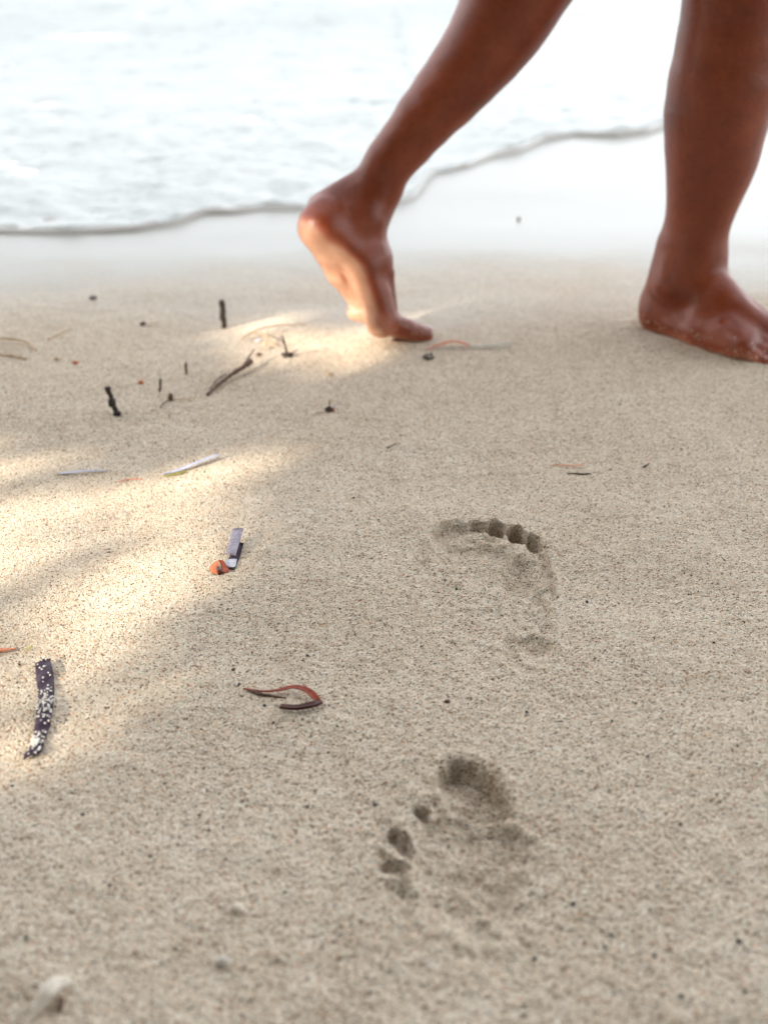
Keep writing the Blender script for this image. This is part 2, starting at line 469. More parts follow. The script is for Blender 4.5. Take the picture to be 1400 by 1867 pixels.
# ------------------------------------------------------------------ person: implicit surface
class Field:
    def __init__(s, X, Y, Zc):
        s.X, s.Y, s.Z = X, Y, Zc
        s.f = np.full((len(X), len(Y), len(Zc)), .06, dtype=np.float32)
    def box(s, lo, hi):
        r = []
        for A, l, h in ((s.X, lo[0], hi[0]), (s.Y, lo[1], hi[1]), (s.Z, lo[2], hi[2])):
            a, b_ = np.searchsorted(A, l), np.searchsorted(A, h)
            r.append(slice(max(0, a - 1), min(len(A), b_ + 1)))
        return r
    def cone(s, p, q, r1, r2, k=.006, sub=False):
        p, q = np.array(p, float), np.array(q, float)
        mg = k + .022
        lo = np.minimum(p - r1, q - r2) - mg; hi = np.maximum(p + r1, q + r2) + mg
        sx, sy, sz = s.box(lo, hi)
        if sx.start >= sx.stop or sy.start >= sy.stop or sz.start >= sz.stop: return
        x = s.X[sx][:, None, None]; y = s.Y[sy][None, :, None]; z = s.Z[sz][None, None, :]
        d = q - p; L2 = float(d @ d) + 1e-12
        t = ((x - p[0]) * d[0] + (y - p[1]) * d[1] + (z - p[2]) * d[2]) / L2
        t = np.clip(t, 0, 1)
        dd = np.sqrt((x - p[0] - t * d[0]) ** 2 + (y - p[1] - t * d[1]) ** 2 + (z - p[2] - t * d[2]) ** 2) - (r1 + t * (r2 - r1))
        f = s.f[sx, sy, sz]
        if sub:
            h = np.clip(.5 - .5 * (f + dd) / k, 0, 1)
            s.f[sx, sy, sz] = f * (1 - h) - dd * h + k * h * (1 - h)
        else:
            h = np.clip(.5 + .5 * (f - dd) / k, 0, 1)
            s.f[sx, sy, sz] = f * (1 - h) + dd * h - k * h * (1 - h)
    def mesh(s):
        f = s.f; ins = f < 0
        c = np.zeros(tuple(n - 1 for n in f.shape), dtype=np.uint8)
        for i in (0, 1):
            for j in (0, 1):
                for k in (0, 1):
                    c += ins[i:f.shape[0] - 1 + i, j:f.shape[1] - 1 + j, k:f.shape[2] - 1 + k]
        act = (c > 0) & (c < 8)
        I, J, K = np.nonzero(act)
        idx = np.full(act.shape, -1, dtype=np.int32); idx[I, J, K] = np.arange(len(I))
        P = np.zeros((len(I), 3)); cnt = np.zeros(len(I))
        offs = [(a, b_, c_) for a in (0, 1) for b_ in (0, 1) for c_ in (0, 1)]
        for a in offs:
            for ax in range(3):
                if a[ax]: continue
                b_ = list(a); b_[ax] = 1
                fa = f[I + a[0], J + a[1], K + a[2]]; fb = f[I + b_[0], J + b_[1], K + b_[2]]
                m = (fa < 0) != (fb < 0)
                t = np.where(m, fa / np.where(m, fa - fb, 1), 0)
                pa = np.stack([s.X[I + a[0]], s.Y[J + a[1]], s.Z[K + a[2]]], -1)
                pb = np.stack([s.X[I + b_[0]], s.Y[J + b_[1]], s.Z[K + b_[2]]], -1)
                P += (pa + (pb - pa) * t[:, None]) * m[:, None]; cnt += m
        P /= cnt[:, None]
        faces = []
        for ax in range(3):
            n = [f.shape[0], f.shape[1], f.shape[2]]
            sl0 = [slice(1, n[i] - 1) for i in range(3)]; sl1 = list(sl0)
            sl0[ax] = slice(0, n[ax] - 1); sl1[ax] = slice(1, n[ax])
            A, B = ins[tuple(sl0)], ins[tuple(sl1)]
            for flip, M in ((False, A & ~B), (True, ~A & B)):
                w = np.nonzero(M)
                g = [w[i] + sl0[i].start for i in range(3)]
                u, v = (ax + 1) % 3, (ax + 2) % 3
                def cell(du, dv):
                    q = [g[0].copy(), g[1].copy(), g[2].copy()]
                    q[u] = q[u] - du; q[v] = q[v] - dv
                    return idx[q[0], q[1], q[2]]
                quad = [cell(1, 1), cell(0, 1), cell(0, 0), cell(1, 0)]
                if flip: quad = quad[::-1]
                faces.append(np.stack(quad, -1))
        return P, np.concatenate(faces)

# foot built of tapered rounds in a foot frame: x forward from the heel, y to the left, z up (right foot; medial = +y)
HIND = [  # p, q, r1, r2, k
    ((.033, 0, .031), (.040, 0, .040), .031, .031, .006),
    ((.028, 0, .050), (.034, 0, .115), .024, .0155, .014),
    ((.036, -.004, .027), (.100, -.022, .023), .027, .021, .010),
    ((.100, -.022, .023), (.160, -.030, .020), .021, .018, .008),
    ((.040, .006, .034), (.100, .016, .044), .028, .021, .010),
    ((.100, .016, .044), (.172, .026, .026), .021, .0215, .010),
    ((.062, .001, .074), (.108, .006, .060), .033, .024, .014),
    ((.108, .006, .060), (.165, .010, .032), .023, .016, .012),
    ((.100, -.012, .044), (.160, -.016, .026), .020, .015, .012),
    ((.055, 0, .080), (.052, 0, .125), .033, .031, .014),
    ((.064, .026, .083), (.060, .022, .098), .013, .010, .010),
    ((.050, -.028, .073), (.049, -.022, .10), .0125, .010, .009),
]
TOE = [
    # (root, mid, tip, r0, r1, r2)
    ((.172, .027, .021), (.205, .033, .017), (.233, .033, .013), .0185, .0125, .0125),
    ((.174, .011, .022), (.212, .013, .019), (.233, .013, .0105), .0125, .0085, .0090),
    ((.170, -.004, .021), (.205, -.003, .018), (.224, -.003, .0100), .0120, .0080, .0083),
    ((.165, -.018, .019), (.195, -.018, .016), (.211, -.018, .0095), .0115, .0078, .0080),
    ((.158, -.031, .017), (.180, -.033, .014), (.195, -.032, .0088), .0110, .0080, .0080),
]
class Foot:
    def __init__(s, origin, heading, pitch=0., roll=0., mirror=False, toe_heading=None, toe_pitch=0., S=1., slim=1.):
        s.slim = slim
        s.m = -1 if mirror else 1
        s.pivot = np.array([.172, 0, .018])
        s.o = np.array(origin, float)           # world position of the pivot
        s.S = S; s.args = (heading, pitch, roll)
        s.R = s.frame(heading, pitch, 0 if roll == 0 else roll * .6)
        s.Rt = s.frame(toe_heading if toe_heading is not None else heading, toe_pitch, 0)
    def frame(s, h, pitch, roll):
        h = np.array([h[0], h[1], 0.]); h /= np.linalg.norm(h)
        zz = np.array([0, 0, 1.]); yy = np.cross(zz, h)
        x = h * math.cos(pitch) - zz * math.sin(pitch)
        z = h * math.sin(pitch) + zz * math.cos(pitch)
        y2 = yy * math.cos(roll) + z * math.sin(roll); z2 = -yy * math.sin(roll) + z * math.cos(roll)
        return np.stack([x, y2, z2], 1)
    def hind(s, p):
        p = np.array(p, float); p[1] *= s.m * s.slim
        h, pt, rl = s.args
        return s.o + s.frame(h, pt, rl * min(1, max(-.1, 1 - p[0] / .172))) @ (p - s.pivot) * s.S
    def toe(s, p):
        p = np.array(p, float); p[1] *= s.m * s.slim
        return s.o + s.Rt @ (p - s.pivot) * s.S
    def build(s, fd):
        for i, (p, q, r1, r2, k) in enumerate(HIND):
            if i == 9 and s.m < 0: continue
            fd.cone(s.hind(p), s.hind(q), r1 * s.S * s.slim ** .6, r2 * s.S * s.slim ** .6, k)
        for i, (a, b_, c_, r0, r1, r2) in enumerate(TOE):
            w = np.array(a) * np.array([.6, 1, 1]) + np.array([.04, 0, .020])
            fd.cone(s.hind(w), s.hind(a), .008, r0 * .96, .007)           # metatarsal
            fd.cone(s.hind(a), s.toe(a), r0, r0, .004)
            fd.cone(s.toe(a), s.toe(b_), r0 * .92, r1, .0035)
            fd.cone(s.toe(b_), s.toe(c_), r1, r2, .0025)
        # extensor tendons on the back of the foot
        for i, (a, b_, c_, r0, r1, r2) in enumerate(TOE):
            y = a[1]
            zt = [.046, .038, .036, .033, .031][i]
            fd.cone(s.hind((.085, y * .35, .090 - i * .004)), s.hind((.130, y * .8, .0655 - i * .006)), .0034, .0038, .005)
            fd.cone(s.hind((.130, y * .8, .0655 - i * .006)), s.hind((a[0] - .006, y, zt)), .0038, .0040, .004)
    def nails(s, parent, which=range(5)):
        for i in which:
            a, b_, c_, r0, r1, r2 = TOE[i]
            c = np.array(c_); n = 10
            vs, fs = [], []
            w = r2 * (.78 if i == 0 else .62); L = r2 * (1.0 if i == 0 else .75)
            for u in range(n):
                for v in range(n):
                    a_ = (u / (n - 1) * 2 - 1); c2 = (v / (n - 1) * 2 - 1)
                    aa = a_ * math.sqrt(1 - c2 * c2 / 2); cc = c2 * math.sqrt(1 - a_ * a_ / 2)
                    yy = aa * w; zz = math.sqrt(max(0, 1 - (aa * .80) ** 2)) * r2 + .0006
                    vs.append(s.toe((c[0] + cc * L * .8 + .002, c[1] + yy, c[2] + zz - .25 * r2 * max(0, cc) ** 2 - .0002)))
            for u in range(n - 1):
                for v in range(n - 1):
                    fs.append((u * n + v, u * n + v + 1, (u + 1) * n + v + 1, (u + 1) * n + v))
            ob = mesh_obj('toenail', vs, fs, M_NAIL, parent)
            md = ob.modifiers.new('thick', 'SOLIDIFY'); md.thickness = .0009; md.offset = 0

fx = np.arange(-.16, .64, .0024).astype(np.float32)
fy = np.arange(1.16, 1.74, .0024).astype(np.float32)
fz = np.concatenate([np.arange(-.024, .50, .0024), np.arange(.502, .99, .010)]).astype(np.float32)
fd = Field(fx, fy, fz)

# front (right) foot, flat on the sand
hF = np.array([.72, -.69]); hF /= np.linalg.norm(hF)
heel = ground(1166, 592)
c0 = heel[:2] + hF * .172
FOOT_R = Foot((c0[0], c0[1], .0118 + zs(c0[0], c0[1])), hF)
FOOT_R.build(fd)
# rear (left) foot, heel lifted, standing on its toes
cL = ground(683, 617)
FOOT_L = Foot((cL[0], cL[1], .0290 + zs(cL[0], cL[1])), (.97, .24), pitch=math.radians(57), roll=math.radians(-35), mirror=True, S=.97, slim=.86,
              toe_heading=(.88, .47), toe_pitch=math.radians(17))
FOOT_L.build(fd)

def chain(pts, k=.010):
    """pts: (px, py, Y, r_px)"""
    q = []
    for px, py, Y, r in pts:
        p = at(px, py, Y); q.append((p, r * depth(p) / F))
    for (p, r), (p2, r2) in zip(q, q[1:]):
        fd.cone(p, p2, r, r2, k)
    return q
aR = FOOT_R.hind((.054, 0, .10))
YR = aR[1]
chR = chain([(1262, 478, YR, 50), (1264, 455, YR, 51), (1268, 437, YR, 52.5), (1273, 400, YR, 55.5), (1281, 364, YR, 61), (1289, 328, YR, 69.5),
             (1297, 291, YR, 78), (1301, 255, YR, 84.5), (1307, 204, YR, 92), (1320, 146, YR, 97), (1335, 73, YR, 97), (1347, 0, YR, 98),
             (1362, -90, YR, 97), (1372, -190, YR - .005, 90), (1378, -270, YR - .01, 88)])
aL = FOOT_L.hind((.054, 0, .10))
YL = aL[1]
print('ANKLES', aR, aL)
def proj(p):
    z = depth(p); return (CX + F * p[0] / z, CY - F * (p[1] * ST + (p[2] - H) * CT) / z)
for nm, ft in (('R', FOOT_R), ('L', FOOT_L)):
    print(nm, 'heelback', proj(ft.hind((.002, 0, .03))), 'ankle', proj(ft.hind((.054, 0, .1))), 'ball', proj(ft.hind((.172, .026, .02))), 'tip', proj(ft.toe((.245, .033, .012))))
def pc(px, py, Y, r): 
    p = at(px, py, Y); return p, r * depth(p) / F
for a_, b_ in (((690, 322, YL, 30), (588, 378, YL - .012, 28)), ((694, 345, YL, 34), (676, 430, YL + .004, 24))):
    (p_, r_a), (q_, r_b) = pc(*a_), pc(*b_); fd.cone(p_, q_, r_a, r_b, .012)
q_ = at(1289, 478, YR); fd.cone(q_, FOOT_R.hind((.100, .003, .058)), 24 * depth(q_) / F, .021, .022)
fd.cone(FOOT_R.hind((.055, 0, .078)), at(1262, 470, YR), .031, 48 * depth(at(1262, 470, YR)) / F, .022)
fd.cone(FOOT_L.hind((.060, 0, .074)), at(692, 335, YL), .033, 40 * depth(at(692, 335, YL)) / F, .014)
chL = chain([(692, 335, YL, 40), (706, 300, YL, 41), (720, 283, YL + .002, 43), (744, 255, YL + .004, 47), (776, 214, YL + .006, 53), (814, 171, YL + .01, 60), (849, 129, YL + .012, 66),
             (883, 86, YL + .014, 73), (911, 43, YL + .016, 81), (933, 0, YL + .018, 88), (968, -60, YL + .02, 92), (1010, -130, YL + .022, 86), (1040, -185, YL + .022, 84)])
# thighs and pelvis above the picture
kR, kL = chR[-1][0], chL[-1][0]
hipz = .87
hc = np.array([(kR[0] + kL[0]) / 2 - .02, (kR[1] + kL[1]) / 2 + .06, hipz])
fd.cone(kR, hc + [.05, -.07, -.02], .062, .085, .02)
fd.cone(kL, hc + [-.05, .07, -.02], .058, .085, .02)
fd.cone(hc + [.03, -.07, 0], hc + [-.03, .07, 0], .10, .10, .03)
P, Q = fd.mesh()
person = mesh_obj('person', P, Q, SKIN)
tag(person, 'barefoot brown legs walking right, rear heel lifted and front foot flat on sand', 'person')
sm = person.modifiers.new('relax', 'SMOOTH'); sm.factor = .5; sm.iterations = 4
# sole colour: pale skin of the underside and the foot edge
nrm = np.empty(len(P) * 3, dtype=np.float32)
person.data.vertices.foreach_get('normal', nrm); nrm = nrm.reshape(-1, 3)
solev = np.zeros(len(P)); sandy = np.zeros(len(P))
for ft in (FOOT_R, FOOT_L):
    L = (P - ft.o) @ ft.R + ft.pivot
    nl = nrm @ ft.R
    inb = (L[:, 0] > -.01) & (L[:, 0] < .19) & (L[:, 2] < .10) & (np.abs(L[:, 1]) < .07) & (L[:, 2] > -.03)
    nz = .003 * np.sin(L[:, 0] * 60)
    s1 = sstep(.024, .008, L[:, 2] + nz) * .75
    s1 = np.maximum(s1, sstep(-.25, -.7, nl[:, 2]) * sstep(.055, .03, L[:, 2]))
    solev = np.maximum(solev, np.where(inb, s1, 0))
    Lt = (P - ft.o) @ ft.Rt + ft.pivot
    inb = (Lt[:, 0] > .165) & (Lt[:, 0] < .26) & (Lt[:, 2] < .05) & (np.abs(Lt[:, 1]) < .07) & (Lt[:, 2] > -.02)
    solev = np.maximum(solev, np.where(inb, sstep(.016, .004, Lt[:, 2]) * .7, 0))
sandy = sstep(.06, .0, P[:, 2]) * .16 + .72 * sstep(.35, .05, P[:, 2])
attr(person, 'sole', solev); attr(person, 'sandy', sandy)
FOOT_R.nails(person); FOOT_L.nails(person)
# shorts: a shell round the hips
def shorts():
    vs, fs = [], []
    n = 40
    rings = [(.70, .20, .175), (.74, .195, .17), (.80, .185, .16), (.88, .165, .14), (.985, .15, .12)]
    for z, a, b_ in rings:
        for i in range(n):
            t = i / n * 2 * math.pi
            w = 1 + .02 * math.sin(9 * t) * (z < .8)
            vs.append((hc[0] + a * math.cos(t) * w, hc[1] + b_ * math.sin(t) * w, z))
    for r in range(len(rings) - 1):
        for i in range(n):
            j = (i + 1) % n
            fs.append((r * n + i, r * n + j, (r + 1) * n + j, (r + 1) * n + i))
    o = mesh_obj('shorts', vs, fs, M_CLOTH, person)
    md = o.modifiers.new('thick', 'SOLIDIFY'); md.thickness = .003
    return o
shorts()

# ------------------------------------------------------------------ small things
def spline(pts, n):
    pts = np.array(pts, float)
    if len(pts) == 2: 
        t = np.linspace(0, 1, n)[:, None]; return pts[0] * (1 - t) + pts[1] * t
    P_ = np.vstack([2 * pts[0] - pts[1], pts, 2 * pts[-1] - pts[-2]])
    out = []
    m = len(pts) - 1
    for u in np.linspace(0, m - 1e-6, n):
        i = int(u); t = u - i
        a, b_, c_, d = P_[i:i + 4]
        out.append(.5 * ((2 * b_) + (-a + c_) * t + (2 * a - 5 * b_ + 4 * c_ - d) * t * t + (-a + 3 * b_ - 3 * c_ + d) * t ** 3))
    return np.array(out)

def tube_geo(path, rad, n=10, wob=.15, seed=0):
    r_ = np.random.default_rng(seed)
    path = np.array(path); m = len(path)
    vs, fs = [], []
    tan = np.gradient(path, axis=0); tan /= np.linalg.norm(tan, axis=1)[:, None]
    up = np.array([.3, .2, 1.0])
    for i in range(m):
        a = np.cross(tan[i], up); a /= np.linalg.norm(a) + 1e-9
        b_ = np.cross(a, tan[i])
        rr = rad[i] if hasattr(rad, '__len__') else rad
        for j in range(n):
            t = j / n * 2 * math.pi
            w = rr * (1 + wob * (r_.random() * 2 - 1))
            vs.append(path[i] + a * math.cos(t) * w + b_ * math.sin(t) * w)
    for i in range(m - 1):
        for j in range(n):
            k = (j + 1) % n
            fs.append((i * n + j, i * n + k, (i + 1) * n + k, (i + 1) * n + j))
    fs.append(tuple(range(n))[::-1]); fs.append(tuple((m - 1) * n + j for j in range(n)))
    return vs, fs

def local(verts):
    v = np.array(verts); c = v.mean(0); c[2] = v[:, 2].min()
    return v - c, c
def add(name, geo_, mat, label=None, cat=None, group=None, parent=None):
    v, f = geo_
    v, c = local(v)
    o = mesh_obj(name, v, f, mat)
    o.location = c
    if parent:
        o.parent = parent; o.location = Vector(c) - parent.location
    if label: tag(o, label, cat, group)
    return o

def twig(pts, r0, r1, n=14, seed=0, knob=0.):
    """pts: (px,py,height above sand) -> tube following them"""
    w = [on(p[0], p[1], p[2]) if len(p) == 3 else p[3] for p in pts]
    path = spline(w, n)
    r_ = np.random.default_rng(seed)
    rad = np.linspace(r0, r1, n) * (1 + .18 * r_.standard_normal(n).clip(-1.2, 1.2))
    if knob: rad[n // 2] *= 1 + knob
    path += r_.standard_normal(path.shape) * r0 * .12
    return tube_geo(path, rad, 9, .12, seed)

def stand(px, py, px2, py2, r0, r1, lean=0., n=14, seed=0, kn=0.):
    """a stick standing up in the sand: foot at px,py, top seen at px2,py2"""
    b_ = on(px, py, -.006); t = at(px2, py2, b_[1] + lean)
    r_ = np.random.default_rng(seed)
    path = spline([b_, (b_ + t) / 2 + r_.standard_normal(3) * kn, t], n)
    path += r_.standard_normal(path.shape) * r0 * .10
    rad = np.linspace(r0, r1, n) * (1 + .15 * r_.standard_normal(n).clip(-1.2, 1.2))
    return tube_geo(path, rad, 9, .12, seed)

def blade(pts, widths, n=30, m=7, thick=.0006, curl=.0, seed=0, edge_noise=.06):
    """flat leaf: pts (px,py,h); widths in metres, horizontal; arched section"""
    w = [on(p[0], p[1], p[2]) for p in pts]
    path = spline(w, n); W = np.interp(np.linspace(0, 1, n), np.linspace(0, 1, len(widths)), widths)
    tan = np.gradient(path, axis=0); tan[:, 2] *= .3
    side = np.cross(tan, [0, 0, 1.]); side /= np.linalg.norm(side, axis=1)[:, None]
    r_ = np.random.default_rng(seed)
    vs, fs = [], []
    for layer in (0, 1):
        for i in range(n):
            e = 1 + edge_noise * (r_.random() - .5) * 2
            for j in range(m):
                s = (j / (m - 1) * 2 - 1)
                q = path[i] + side[i] * W[i] * .5 * s * e
                q = q + np.array([0, 0, curl * W[i] * (s * s - .4) + thick * layer + .0003])
                vs.append(q)
    o2 = n * m
    for i in range(n - 1):
        for j in range(m - 1):
            a = i * m + j
            fs.append((a, a + m, a + m + 1, a + 1)[::-1]); fs.append((a + o2, a + m + o2, a + m + 1 + o2, a + 1 + o2))
        for j in (0, m - 1):
            a = i * m + j
            fs.append((a, a + m, a + m + o2, a + o2))
    for i in (0, n - 1):
        for j in range(m - 1):
            a = i * m + j
            fs.append((a, a + 1, a + 1 + o2, a + o2))
    return vs, fs

def blob(c, rx, ry, rz, seed=0, rot=0., rough=.25, sub=3):
    import bmesh
    bm = bmesh.new(); bmesh.ops.create_icosphere(bm, subdivisions=sub, radius=1)
    vs = np.array([v.co[:] for v in bm.verts]); fs = [[v.index for v in f.verts] for f in bm.faces]; bm.free()
    r_ = np.random.default_rng(seed)
    for k in range(6):
        d = r_.standard_normal(3); d /= np.linalg.norm(d)
        fr = 1 + r_.random() * 3
        vs = vs * (1 + rough * .4 * np.sin(vs @ d * fr * 2 + r_.random() * 6)[:, None] / (1 + k * .3))
    vs = vs * [rx, ry, rz]
    cr_, sr_ = math.cos(rot), math.sin(rot)
    vs = vs @ np.array([[cr_, sr_, 0], [-sr_, cr_, 0], [0, 0, 1]])
    return vs + c, fs

# dark purple strip of seaweed at the left, with sand grains on it
t = empty('seaweed_strip', on(72, 1290))
tag(t, 'dark purple seaweed strip dusted with white sand grains at the left edge', 'seaweed')
def strip_geo():
    L = [(64, 1212), (66, 1240), (69, 1265), (68, 1290), (65, 1315), (60, 1338), (54, 1358), (41, 1384)]
    R = [(92, 1202), (98, 1235), (99, 1265), (97, 1290), (92, 1318), (84, 1342), (76, 1366), (72, 1376)]
    n, m = 60, 13
    l = spline([on(a, b_, .0) for a, b_ in L], n); r = spline([on(a, b_, .0) for a, b_ in R], n)
    vs, fs = [], []
    for layer in (0, 1):
        for i in range(n):
            for j in range(m):
                u = j / (m - 1)
                q = l[i] * (1 - u) + r[i] * u
                h = .0010 + .0016 * (1 - (2 * u - 1) ** 2) + .0012 * math.sin(i * .23 + 1) + .0006 * math.sin(i * .7 + u * 5)
                q = q + np.array([0, 0, max(h, .0003) + .0006 * layer])
                if i == 0: q[1] -= .003 * math.exp(-((u - .3) / .18) ** 2)
                vs.append(q)
    o2 = n * m
    for i in range(n - 1):
        for j in range(m - 1):
            a = i * m + j
            fs.append((a, a + 1, a + m + 1, a + m)); fs.append((a + o2, a + m + o2, a + m + 1 + o2, a + 1 + o2))
        for j in (0, m - 1):
            a = i * m + j; fs.append((a, a + m, a + m + o2, a + o2))
    for i in (0, n - 1):
        for j in range(m - 1):
            a = i * m + j; fs.append((a, a + 1, a + 1 + o2, a + o2))
    return vs, fs, l, r
vs, fs, lft, rgt = strip_geo()
add('frond', (vs, fs), M_PURPLE, parent=t)
gv, gf = [], []
r_ = np.random.default_rng(5)
cnt = 0
while cnt < 190:
    u, w = r_.random(), r_.random()
    i = int(u * 59)
    dens = .10 + .75 * math.exp(-((u - .40) / .13) ** 2) + .35 * math.exp(-((u - .57) / .05) ** 2) + 1.1 * math.exp(-((u - .80) / .09) ** 2) * (1 if w < .6 else .5) + .3 * math.exp(-((u - .07) / .05) ** 2) * (w > .4)
    if 0 and vn(np.array(u * 1.0), np.array(w * .3), 16, 3) < -.1: dens *= .35
    if r_.random() > dens: continue
    q = lft[i] * (1 - w) + rgt[i] * w
    h = .0010 + .0016 * (1 - (2 * w - 1) ** 2) + .0012 * math.sin(i * .23 + 1)
    q = q + np.array([0, 0, max(h, .0003) + .0011])
    rr = .0005 + .0004 * r_.random()
    v, f = blob(q, rr, rr * 1.15, rr * .9, cnt, 0, .25, 1)
    gf += [[a + len(gv) for a in ff] for ff in f]; gv += list(v); cnt += 1
o = add('sand_dusting', (gv, gf), M_GRAIN, parent=t); tag(o, kind='stuff')

# folded lilac leaf piece + orange scrap
t = empty('folded_leaf', on(425, 1005)); tag(t, 'small folded lilac and purple leaf strip lying on the sand beside an orange scrap', 'leaf')
def quadstrip(L, R, hL, hR, n=12, thick=.0005):
    l = spline([on(a, b_, h) for (a, b_), h in zip(L, hL)], n); r = spline([on(a, b_, h) for (a, b_), h in zip(R, hR)], n)
    vs, fs = [], []
    m = 6
    for layer in (0, 1):
        for i in range(n):
            for j in range(m):
                u = j / (m - 1); q = l[i] * (1 - u) + r[i] * u
                vs.append(q + [0, 0, thick * layer + .0008 * math.sin(u * 3.14) * (1 if layer >= 0 else 0)])
    o2 = n * m
    for i in range(n - 1):
        for j in range(m - 1):
            a = i * m + j
            fs.append((a, a + 1, a + m + 1, a + m)); fs.append((a + o2, a + m + o2, a + m + 1 + o2, a + 1 + o2))
        for j in (0, m - 1):
            a = i * m + j; fs.append((a, a + m, a + m + o2, a + o2))
    for i in (0, n - 1):
        for j in range(m - 1):
            a = i * m + j; fs.append((a, a + 1, a + 1 + o2, a + o2))
    return vs, fs
add('upper_fold', quadstrip([(424, 980), (418, 1000), (411, 1018)], [(445, 978), (438, 1000), (430, 1021)], [.008, .0065, .0045], [.008, .0065, .0045]), M_LILAC, parent=t)
add('lower_fold', quadstrip([(428, 990), (418, 1015), (411, 1030), (418, 1037)], [(444, 992), (437, 1015), (431, 1030), (428, 1038)], [.0005] * 4, [.0005] * 4), M_PURPLE, parent=t)
o = add('lower_tip', quadstrip([(411, 1024), (411, 1033), (419, 1036)], [(432, 1022), (430, 1032), (426, 1036)], [.0018, .0015, .0012], [.0018, .0015, .0012]), M_PALEL, parent=t)
t = empty('orange_scrap', on(400, 1038)); tag(t, 'curled orange brown leaf scrap touching the folded lilac leaf', 'leaf scrap')
add('leaf_half', quadstrip([(381, 1036), (386, 1046), (398, 1049)], [(399, 1030), (400, 1036), (401, 1048)], [.001, .001, .0005], [.005, .0035, .0008]), M_ORANGE, parent=t)
add('leaf_half', quadstrip([(399, 1030), (404, 1036), (402, 1048)], [(409, 1031), (418, 1042), (412, 1047)], [.005, .0020, .0008], [.004, .001, .0005]), M_RUST, parent=t)
add('stalk', twig([(392, 1033, .003), (397, 1040, .003), (401, 1049, .002)], .0012, .0018, seed=4), M_DARKRED, parent=t)

# looped rust-red stem
t = empty('looped_stem', on(510, 1270)); tag(t, 'rust red dried stem bent into a hairpin loop near the middle left', 'dried stem')
add('upper_arm', blade([(443, 1251, .0003), (480, 1256, .0008), (510, 1256, .002), (535, 1256, .0045), (556, 1263, .005), (572, 1273, .004), (583, 1282, .002)], [.0008, .0013, .0024, .0040, .0050, .0050, .0040], 40, 6, .0009, .15, 2), M_RUST, parent=t)
add('lower_arm', blade([(583, 1280, .0022), (574, 1287, .003), (555, 1291, .0028), (535, 1291, .002), (511, 1286, .001)], [.0050, .0046, .0040, .0036, .0032], 34, 6, .0022, .1, 3), M_DARKRED, parent=t)
add('root_fibre', twig([(452, 1253, .0006), (475, 1260, .0010), (500, 1264, .0006), (520, 1265, .0003)], .0012, .0007, 30, 8), M_BROWN, parent=t)
add('stem_stub', stand(424, 1257, 438, 1247, .0019, .0014, .012, seed=3), M_TWIG, parent=None, label='short black stub lying left of the looped red stem', cat='twig')

# standing and lying twigs in the blurred middle distance
add('twig', stand(409, 589, 404, 547, .0036, .0040, 0, seed=11), M_TWIG, 'straight dark stick standing upright in the sand, farthest of the sticks', 'twig')
t = empty('knobbly_twig', on(213, 752)); tag(t, 'short black knobbly twig leaning in the sand at the left', 'twig')
add('stem', stand(213, 751, 195, 706, .0028, .0030, .004, seed=12, n=18, kn=.0025), M_TWIG, parent=t)
add('knob', blob(at(204, 734, on(213, 751)[1]), .0042, .004, .005, 3), M_TWIG, parent=t)
add('foot_knob', blob(on(214, 750, .002), .0042, .004, .004, 5), M_TWIG, parent=t)
t = empty('split_twig', on(420, 690)); tag(t, 'brown twig with frayed ends lying slanted on the sand', 'twig')
add('stem', twig([(378, 717, .002), (400, 700, .004), (425, 685, .006), (445, 675, .008), (458, 668, .009)], .0016, .0034, 24, 14), M_BROWN, parent=t)
add('splinter', twig([(440, 679, .008), (456, 664, .012), (464, 657, .016)], .0014, .0006, 10, 15), M_BROWN, parent=t)
add('splinter', twig([(382, 712, .004), (398, 697, .008), (412, 690, .008)], .0007, .0012, 10, 16), M_BROWN, parent=t)
t = empty('rooted_twig', on(524, 648)); tag(t, 'thin dark twig poking up from a brown root knot left of the lifted foot', 'twig')
add('stem', stand(526, 648, 515, 612, .0020, .0010, 0, seed=17), M_TWIG, parent=t)
add('root_knot', blob(on(524, 649, .002), .0065, .005, .0035, 7), M_TWIG, parent=t)
add('rootlet', twig([(520, 649, .002), (535, 646, .004), (543, 642, .004)], .0010, .0005, 8, 18), M_BROWN, parent=t)
add('rootlet', stand(525, 648, 529, 616, .0006, .0004, 0, seed=181), M_STRAW, parent=t)
add('twig', stand(339, 677, 339, 660, .0018, .0013, 0, seed=19), M_BROWN, 'tiny upright brown stick, the right one of two beyond the small bud', 'twig')
add('twig', stand(290, 712, 293, 690, .0013, .0014, 0, seed=20), M_BROWN, 'tiny thin upright stick just above and left of the small brown bud', 'twig')
t = empty('dry_bud', on(311, 730)); tag(t, 'small brown bud with pale straw stalks lying on the sand', 'plant bit')
add('bud', blob(on(311, 727, .003), .0032, .003, .0055, 9, .3), M_BROWN, parent=t)
add('stalk', twig([(312, 728, .002), (335, 728, .003), (355, 724, .002)], .0007, .0005, 10, 21), M_STRAW, parent=t)
add('stalk', twig([(309, 729, .002), (298, 736, .002), (292, 740, .001)], .0008, .0005, 8, 22), M_BROWN, parent=t)
t = empty('star_scrap', on(601, 743)); tag(t, 'small dark star shaped plant scrap with a thin twig in mid sand', 'plant bit')
add('calyx', blob(on(600, 743, .002), .0045, .0035, .0030, 31), M_TWIG, parent=t)
add('thorn', stand(600, 743, 601, 730, .0022, .0004, 0, seed=23), M_TWIG, parent=t)
add('thorn', twig([(600, 743, .002), (594, 747, .001)], .0016, .0004, 6, 24), M_TWIG, parent=t)
add('scale', blob(on(606, 744, .0018), .0028, .002, .002, 33), M_RUST, parent=t)
add('stalk', twig([(604, 742, .002), (612, 737, .004), (621, 731, .004)], .0007, .0003, 8, 25), M_LILAC, parent=t)
